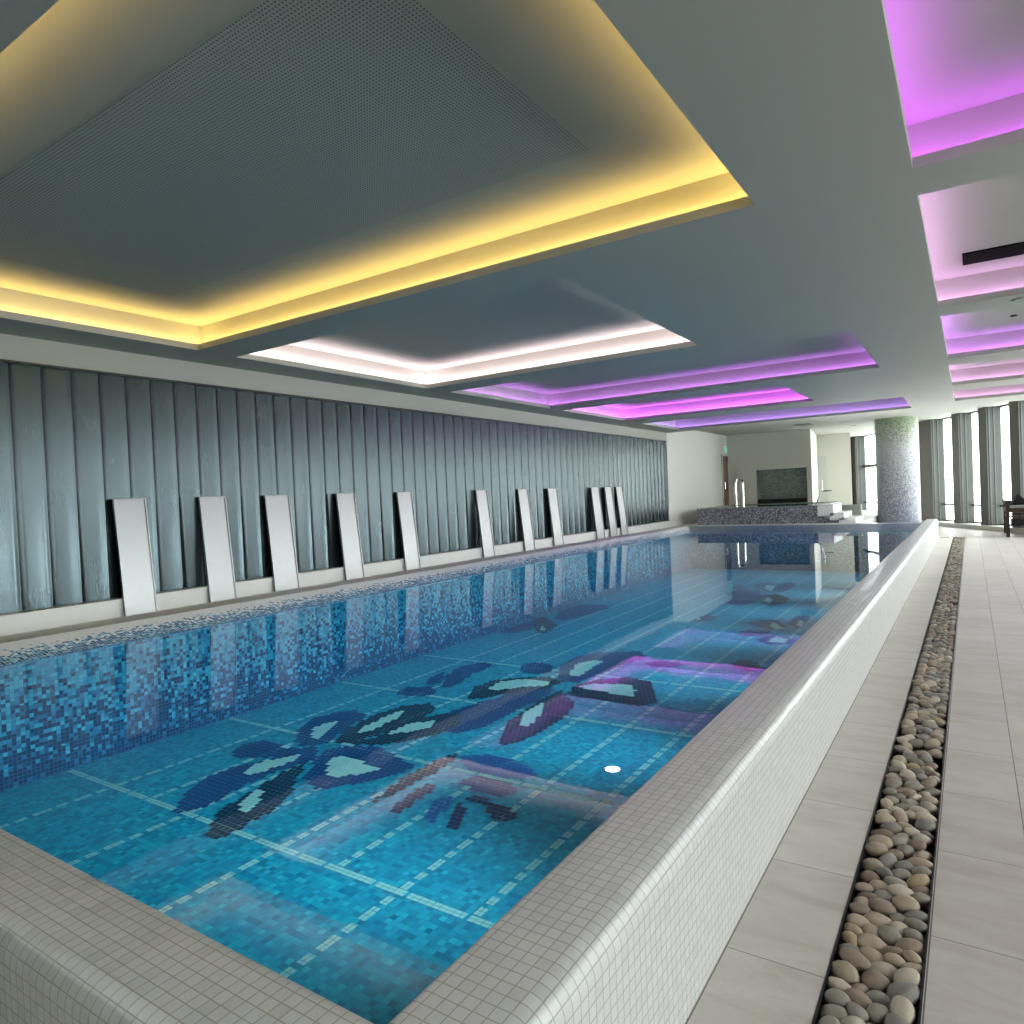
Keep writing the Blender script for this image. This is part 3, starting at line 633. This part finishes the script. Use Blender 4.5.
b = MB(); b.face([(-5.925,YN+.002,ZW),(XR-.001,YN+.002,ZW),(XR-.001,YF-.002,ZW),(-5.925,YF-.002,ZW)])
tag(b.build('pool_water', M['water']), 'still clear blue water filling the long pool', 'water', kind='stuff')
l = thing('underwater_light', 'round white underwater light on the pool floor near the right edge', 'pool light', (-2.19, 4.48, -.55))
MB().lathe([(.0,-.541),(.052,-.541)], (-2.19,4.48,0), 24).build('lens', emit('pool_lamp', (.85,.98,1.), 9.), l)
MB().lathe([(.052,-.55),(.052,-.538),(.066,-.538),(.068,-.55)], (-2.19,4.48,0), 24).build('bezel', M['chrome'], l)

for k in range(7):  # unseen fill lights, added to brighten the pool floor
    yc = 2.6 + 2.2*k
    l = thing('added_fill_bar', 'added unseen fill light bar under the right rim of the pool', 'pool light', (XR-.02, yc, .2), 'added fill light bars under the right pool rim')
    MB().box(XR-.03, XR-.001, yc-1.09, yc+1.09, .17, .27).build('fill_housing', M['trim'], l, bevel=.004)
    la = bpy.data.lights.new('fill_lamp', 'AREA'); la.shape = 'RECTANGLE'; la.size = 2.16; la.size_y = .06; la.spread = math.radians(76)
    la.energy = PW; la.color = (.85, .97, 1.)
    lo = bpy.data.objects.new('fill_lamp', la); COL.objects.link(lo); lo.parent = l
    lo.matrix_parent_inverse = Matrix.Identity(4); lo.location = (-.016, 0, .02)
    d_ = Vector((-1, 0, -.27)).normalized(); lo.rotation_euler = d_.to_track_quat('-Z', 'X').to_euler()

# ------------------------------------------------------------------ hot tub, steps, rails at the far end
t = thing('hot_tub', 'raised hot tub clad in dark speckled mosaic behind the pool', 'hot tub', (-5, 22, ZD))
b = MB(); X0, X1, Y0_, Y1_, Z1 = -6.77, -3.465, 20.2, 24.2, .85
b.box(X0, X1, Y0_, Y0_+.3, ZD-.1, Z1, skip='t'); b.box(X0, X0+.3, Y0_+.3, Y1_-.3, ZD-.1, Z1, skip='t'); b.box(X1-.3, X1, Y0_+.3, Y1_-.3, ZD-.1, Z1, skip='t'); b.box(X0, X1, Y1_-.3, Y1_, ZD-.1, Z1, skip='t')
b.box(X0+.3, X1-.3, Y0_+.3, Y1_-.3, ZD-.1, ZD)
b.build('tub_wall', M['spa'], t)
b = MB(); e = .01
b.box(X0-e, X1+e, Y0_-e, Y0_+.31, Z1, Z1+.03); b.box(X0-e, X1+e, Y1_-.31, Y1_+e, Z1, Z1+.03)
b.box(X0-e, X0+.31, Y0_+.31, Y1_-.31, Z1, Z1+.03); b.box(X1-.31, X1+e, Y0_+.31, Y1_-.31, Z1, Z1+.03)
b.build('tub_rim', M['niche'], t)
b = MB(); b.face([(X0+.3,Y0_+.3,Z1+.01),(X1-.3,Y0_+.3,Z1+.01),(X1-.3,Y1_-.3,Z1+.01),(X0+.3,Y1_-.3,Z1+.01)])
tag(b.build('tub_water', M['spa_water']), 'dark still water filling the hot tub', 'water', kind='stuff')
t = thing('pool_steps', 'white mosaic steps going down right of the hot tub', 'steps', (-3, 20.8, ZD))
for x0, x1, z0, z1 in ((-3.452,-3.06,.585,.885),(-3.15,-2.80,.475,.675),(-2.93,-2.52,.39,.54)):
    MB().box(x0, x1, 20.12, 21.6, z0, z1).build('step', M['step'], t, bevel=.004)
MB().box(-3.452, -2.95, 20.19, 21.6, ZD-.1, .585).build('step_base', M['spa'], t)
for lab, pts in (('inverted U chrome handrail at the back left of the hot tub', [(-5.93,21.3,Z1+.03),(-5.93,21.3,1.6),(-5.93,21.34,1.67),(-5.93,21.42,1.70),(-5.93,21.98,1.70),(-5.93,22.06,1.67),(-5.93,22.1,1.6),(-5.93,22.1,Z1-.2)]),
                 ('bent chrome handrail at the right end of the hot tub', [(-3.72,21.5,Z1+.03),(-3.56,21.5,1.22),(-3.5,21.5,1.25),(-3.28,21.5,1.25)])):
    t = thing('handrail', lab, 'handrail', pts[0])
    MB().tube(pts, .035 if 'inverted' in lab else .022).build('tube', M['chrome'], t)
    if 'bent' in lab: MB().tube([(-3.54,21.5,1.25),(-3.54,21.5,1.56)], .016).build('upright', M['chrome'], t)
    p_ = pts[0]; MB().lathe([(0,p_[2]+.012),(.06,p_[2]+.012),(.06,p_[2])], (p_[0],p_[1],0), 20).build('flange', M['chrome'], t)
t = thing('niche_bench', 'black bench across the bottom of the mosaic niche', 'bench', (-5.5, 25.8, nz0))
MB().box(nx0+.01, nx1-.01, Y0-.06, Y0+nd-.02, nz0+.22, nz0+.38).build('seat', M['cushion'], t, bevel=.02)
MB().box(nx0+.05, nx1-.05, Y0+.02, Y0+nd-.02, nz0+.002, nz0+.22).build('base', M['slot'], t)
for x, lab in ((-5.84,'left'),(-5.44,'right')):
    o = MB().box(x, x+.14 if lab == 'left' else x+.08, Y0+.05, Y0+.25, nz0+.382, nz0+.44).build('folded_towel', M['cushion_grey'], bevel=.015)
    tag(o, 'wider folded grey towel on the black niche bench' if lab == 'left' else 'narrow folded grey towel on the black niche bench', 'towel')

c = MB().lathe([(.59,0),(.59,HF)], (-1.857,24.4,0), 64).build('mosaic_column', M['column'], None, merge=False)
tag(c, 'thick round column clad in blue, white and green mosaic', 'column')
# ------------------------------------------------------------------ ceiling coffers
def coffer(r, lab, col, strength, perf=False, slot=False):
    x0, x1, y0, y1 = r; zl, zp = H+.062, H+.29
    t = thing('light_coffer', lab, 'ceiling coffer', ((x0+x1)/2, (y0+y1)/2, H), 'light coffers in the ceiling')
    def ringq(m, o0, z0, o1, z1, mi=0):   # band between two offset rectangles
        A = [(x0-o0,y0-o0,z0),(x1+o0,y0-o0,z0),(x1+o0,y1+o0,z0),(x0-o0,y1+o0,z0)]
        B = [(x0-o1,y0-o1,z1),(x1+o1,y0-o1,z1),(x1+o1,y1+o1,z1),(x0-o1,y1+o1,z1)]
        for i in range(4):
            j = (i+1) % 4; m.face([A[j], A[i], B[i], B[j]], mi=mi)
    m = MB(); ringq(m, 0, H, 0, zl); ringq(m, 0, zl, .018, zl); ringq(m, .018, zl, .018, zl-.03); m.build('lip', M['ceiling'], t)
    m = MB(); ringq(m, .018, zl-.03, .12, zl-.03); ringq(m, .12, zl-.03, .12, zp); m.build('cove', M['ceiling'], t)
    m = MB(); o = .12; m.face([(x0-o,y0-o,zp),(x0-o,y1+o,zp),(x1+o,y1+o,zp),(x1+o,y0-o,zp)]); m.build('ceiling_panel', M['ceiling'], t)
    if perf:
        m = MB(); z = zp-.004; m.face([(-6.1,1.82,z),(-6.1,3.69,z),(-1.78,3.69,z),(-1.78,1.82,z)]); m.build('perforated_panel', M['perf'], t)
    if slot:
        m = MB(); m.box(-.01, 1.4, 7.42, 7.80, zp-.012, zp-.001); m.build('air_slot', M['slot'], t)
    m = MB(); ringq(m, .05, zl-.022, .085, zl-.022)
    m.build('light_strip', emit('glow', col, strength), t)
Y_ = (1., .68, .20); W_ = (1., .80, .90); V_ = (.62, .22, 1.); P_ = (.68, .12, 1.); B_ = (.45, .22, .95); L_ = (.85, .45, .95)
G = 21.
coffer(coffers_l[0], 'largest ceiling coffer, glowing yellow, with a perforated panel', Y_, G*1.15, perf=True)
coffer(coffers_l[1], 'ceiling coffer glowing pinkish white behind the yellow one', W_, G*1.4)
coffer(coffers_l[2], 'dim violet ceiling coffer right behind the pinkish white one', V_, G*.7)
coffer(coffers_l[3], 'brightest magenta violet ceiling coffer over the far half of the pool', P_, G*1.7)
coffer(coffers_l[4], 'bluish violet ceiling coffer at the far end over the pool', B_, G*.8)
coffer(coffers_r[0], 'nearest purple ceiling coffer over the floor on the right', P_, G*.8)
coffer(coffers_r[1], 'lilac pink ceiling coffer with a black air slot', L_, G*.7, slot=True)
coffer(coffers_r[2], 'violet ceiling coffer over the floor, third of the right row', V_, G*.9)
coffer(coffers_r[3], 'pink violet ceiling coffer over the floor, fourth of the right row', L_, G*.7)
coffer(coffers_r[4], 'last pink violet ceiling coffer over the floor near the windows', L_, G*.65)
t = thing('ceiling_speaker', 'round grey ceiling speaker between two coffers on the right', 'speaker', (.46, 8.37, H))
MB().lathe([(0,H-.008),(.075,H-.008),(.085,H-.001)], (.46,8.37,0), 28).build('grille', M['frame'], t)
MB().lathe([(.085,H-.001),(.095,H-.010),(.1,H-.0005)], (.46,8.37,0), 28).build('bezel', M['ceiling'], t)
o = MB().lathe([(0,H+.272),(.03,H+.274),(.04,H+.288)], (.50,10.7,0), 20).build('smoke_detector', M['darkmetal'])
tag(o, 'tiny dark detector inside the violet coffer on the right', 'detector')
o = MB().box(-4.62,-4.1,23.2,23.75,HF-.012,HF-.001).build('ceiling_vent', M['frame'], bevel=.003)
tag(o, 'dark square vent in the far ceiling before the end wall', 'vent')
o = MB().lathe([(0,HF-.012),(.08,HF-.01),(.09,HF-.001)], (-3.2,25.6,0), 20).build('downlight', M['frame'])
tag(o, 'small dark round downlight in the far ceiling', 'downlight')

# ------------------------------------------------------------------ pebble strip
ch = thing('pebble_channel', 'dark metal edged channel in the floor holding the pebbles', 'channel', (-.267, 10, -.1))
b = MB(); b.face([(-.388,.4,-.1),(-.146,.4,-.1),(-.146,20.25,-.1),(-.388,20.25,-.1)]); b.build('bed', M['gravel_bed'], ch)
for x0, x1 in ((-.388,-.382),(-.152,-.146)):
    MB().box(x0, x1, .4, 20.25, -.1, .002).build('edging', M['darkmetal'], ch)
b = MB(); b.box(-.382,-.152,.4,.406,-.1,0); b.box(-.382,-.152,20.244,20.25,-.1,0); b.build('end_plate', M['darkmetal'], ch)
o = MB().box(-.70+.03, -.47, 20.05, 20.13, .0005, .004).build('floor_drain', M['darkmetal'])
tag(o, 'short dark drain slot in the floor left of the pebble strip end', 'drain')

def pebble_mat(name, cols, sc):
    m, nt, bb = new_mat(name)
    tc = N(nt, 'ShaderNodeTexCoord'); oi = N(nt, 'ShaderNodeObjectInfo')
    vm = N(nt, 'ShaderNodeVectorMath', operation='MULTIPLY_ADD'); nt.links.new(oi.outputs['Random'], vm.inputs[0]); vm.inputs[1].default_value = (31,17,53); nt.links.new(tc.outputs['Object'], vm.inputs[2])
    nz = N(nt, 'ShaderNodeTexNoise', i_Scale=sc, i_Detail=5., i_Roughness=.6); nt.links.new(vm.outputs[0], nz.inputs['Vector'])
    col = ramp(nt, nz.outputs[0], [(.3, srgb(cols[0])), (.5, srgb(cols[1])), (.72, srgb(cols[2]))])
    hs = N(nt, 'ShaderNodeHueSaturation'); nt.links.new(col, hs.inputs['Color'])
    nt.links.new(math_(nt, 'ADD', .82, math_(nt, 'MULTIPLY', oi.outputs['Random'], .36)), hs.inputs['Value'])
    nt.links.new(hs.outputs[0], bb.inputs['Base Color']); bb.inputs['Roughness'].default_value = .55
    nf = N(nt, 'ShaderNodeTexNoise', i_Scale=160., i_Detail=2.); nt.links.new(tc.outputs['Object'], nf.inputs['Vector'])
    bp = N(nt, 'ShaderNodeBump', i_Strength=.15, i_Distance=.002); nt.links.new(nf.outputs[0], bp.inputs['Height']); nt.links.new(bp.outputs[0], bb.inputs['Normal'])
    return m
PM = [('grey', pebble_mat('pebble_grey', ('#77736a','#8c877c','#a0998c'), 26)), ('tan', pebble_mat('pebble_tan', ('#8b7e6a','#a2947f','#b9ac98'), 24)),
      ('brown', pebble_mat('pebble_brown', ('#75685a','#8b7c6b','#a09283'), 24)), ('pale cream', pebble_mat('pebble_cream', ('#a59c8a','#b7ae9c','#c6bfb0'), 22)),
      ('greenish grey', pebble_mat('pebble_green', ('#6e6f68','#82827a','#969488'), 26)), ('ochre', pebble_mat('pebble_ochre', ('#93805f','#ab9776','#beac8e'), 20))]
def pebble_mesh(seed, sub):
    bm = bmesh.new(); bmesh.ops.create_icosphere(bm, subdivisions=sub, radius=1.)
    rs = random.Random(seed); ofs = Vector((rs.random()*50, rs.random()*50, rs.random()*50)); eg = rs.uniform(-.14, .14); pw = rs.uniform(.86, 1.)
    for v in bm.verts:
        n = v.co.copy(); k = 1 + .13*noise.noise(n*.9 + ofs) + .05*noise.noise(n*1.9 + ofs)
        v.co = Vector((n.x*k*(1+eg*n.y), n.y*k*(1+eg*n.x), math.copysign(abs(n.z)**pw, n.z)*k))
    return bm
shapes = []
for i in range(9):
    bm = pebble_mesh(i, 3); me = bpy.data.meshes.new('pebble'); bm.to_mesh(me); bm.free()
    for p_ in me.polygons: p_.use_smooth = True
    me.materials.append(PM[0][1]); shapes.append(me)
rp = random.Random(11)
def pack(y0, y1, dens, rlo, rhi):
    W0, W1 = -.378, -.156; P = []
    n = int((y1-y0)*dens)
    for _ in range(n):
        r = rp.uniform(rlo, rhi); P.append([rp.uniform(W0+r*.8, W1-r*.8), rp.uniform(y0, y1), r])
    for it in range(70):
        P.sort(key=lambda a: a[1])
        for i in range(n):
            a = P[i]
            for j in range(i+1, min(n, i+14)):
                c = P[j]; dy = c[1]-a[1]
                if dy > .085: break
                dx = c[0]-a[0]; dd = math.hypot(dx, dy) or 1e-4; mn = (a[2]+c[2])*1.0
                if dd < mn:
                    k = (mn-dd)/dd*.4; a[0] -= dx*k; a[1] -= dy*k; c[0] += dx*k; c[1] += dy*k
            a[0] = min(max(a[0], W0+a[2]*.92), W1-a[2]*.92); a[1] = min(max(a[1], y0+a[2]), y1-a[2])
    return sorted(P, key=lambda a: a[1])
top = pack(1.15, 20.2, 53, .025, .041)
low = pack(.45, 20.2, 60, .022, .034)
weights = [.30, .22, .18, .16, .11, .03]
def pose(r, z):
    a = rp.uniform(1.02, 1.32); sx, sy, sz = r*a, r/a**.75, r*rp.uniform(.58, .8)
    Mx = Matrix.Translation((0,0,z)) @ Matrix.Rotation(rp.gauss(.15, .75), 4, 'Z') @ Matrix.Rotation(rp.uniform(-.28,.28), 4, 'Y') @ Matrix.Rotation(rp.uniform(-.3,.3), 4, 'X') @ Matrix.Diagonal((sx,sy,sz,1))
    return Mx
first = top[:300]; rest = top[300:]
for x, y, r in first:
    k = rp.choices(range(6), weights)[0]; cn, pm = PM[k]
    o = bpy.data.objects.new('pebble', rp.choice(shapes)); COL.objects.link(o)
    o.matrix_world = Matrix.Translation((x, y, 0)) @ pose(r, rp.uniform(-.026, -.008))
    o.material_slots[0].link = 'OBJECT'; o.material_slots[0].material = pm
    tag(o, 'smooth %s river pebble in the near part of the floor channel' % cn, 'pebble', cn + ' pebbles in the near part of the channel')
proto = []
for i in range(6):
    bm = pebble_mesh(40+i, 2); bm.verts.ensure_lookup_table()
    proto.append(([v.co.copy() for v in bm.verts], [[v.index for v in f.verts] for f in bm.faces])); bm.free()
def heap(items, lo_, hi_, name, label):
    vv, ff, mm = [], [], []
    for x, y, r in items:
        V, Fc = rp.choice(proto); b0 = len(vv); T = Matrix.Translation((x, y, 0)) @ pose(r, rp.uniform(lo_, hi_)); k = rp.choices(range(6), weights)[0]
        vv.extend(T @ v for v in V); ff.extend([i+b0 for i in f] for f in Fc); mm.extend([k]*len(Fc))
    me = bpy.data.meshes.new(name); me.from_pydata(vv, [], ff)
    for _, pm in PM: me.materials.append(pm)
    for p_, k in zip(me.polygons, mm): p_.material_index = k; p_.use_smooth = True
    tag(bpy.data.objects.new(name, me), label, 'pebbles', kind='stuff')
    COL.objects.link(bpy.data.objects[name])
heap(rest, -.026, -.008, 'pebbles', 'river pebbles filling the far part of the floor channel')
heap(low, -.072, -.066, 'pebble_bed', 'lower layer of river pebbles seen in the gaps of the channel')

# ------------------------------------------------------------------ dark wooden daybed by the windows
t = thing('daybed', 'dark wooden daybed with cushions by the windows at the right', 'daybed', (1.5, 21, 0))
x0, x1, y0, y1 = .68, 2.1, 20.18, 21.72
for x in (x0, x1-.07):
    for y in (y0, y1-.07):
        MB().box(x, x+.07, y, y+.07, 0, .76).build('leg', M['darkwood'], t, bevel=.004)
b = MB()
for z0, z1 in ((.58,.68),(.46,.50)):
    b.box(x0+.01, x0+.06, y0+.07, y1-.07, z0, z1); b.box(x1-.06, x1-.01, y0+.07, y1-.07, z0, z1)
    b.box(x0+.07, x1-.07, y0+.01, y0+.06, z0, z1); b.box(x0+.07, x1-.07, y1-.06, y1-.01, z0, z1)
b.build('rails', M['darkwood'], t, bevel=.003)
MB().box(x0-.02, x0+.12, y0-.02, y1+.02, .76, .86).build('armrest', M['darkwood'], t, bevel=.006)
MB().box(x0+.075, x1-.075, y0+.012, y1-.02, .68, .745).build('seat_cushion', M['cushion_grey'], t, bevel=.02)
MB().box(x0+.09, x1-.09, y0+.012, y0+.04, .26, .44).build('lower_panel', M['cushion'], t, bevel=.004)
m = MB(); m.prism([(0,0),(.42,0),(.12,.27)], 0, .5)
pl = m.build('pillow', M['cushion'], bevel=.03)
pl.matrix_world = Matrix.Translation((x0+.13, y0+.75, .748)) @ Matrix.Rotation(math.pi/2, 4, 'X')
tag(pl, 'black pillow leaning against the daybed armrest', 'pillow')

# ------------------------------------------------------------------ daylight
w = bpy.data.worlds.new('overcast_sky'); S.world = w; w.use_nodes = True
bg = w.node_tree.nodes['Background']; bg.inputs[0].default_value = (.985, .985, 1., 1); bg.inputs[1].default_value = 6.6
S.view_settings.view_transform = 'Standard'; S.view_settings.look = 'None'; S.view_settings.gamma = 1; S.view_settings.use_curve_mapping = False
S.view_settings.exposure = EXPOSURE
cy = S.cycles
cy.use_denoising = True; cy.sample_clamp_indirect = 6; cy.caustics_reflective = False; cy.caustics_refractive = False
cy.max_bounces = 10; cy.diffuse_bounces = 6; cy.glossy_bounces = 4; cy.transparent_max_bounces = 12
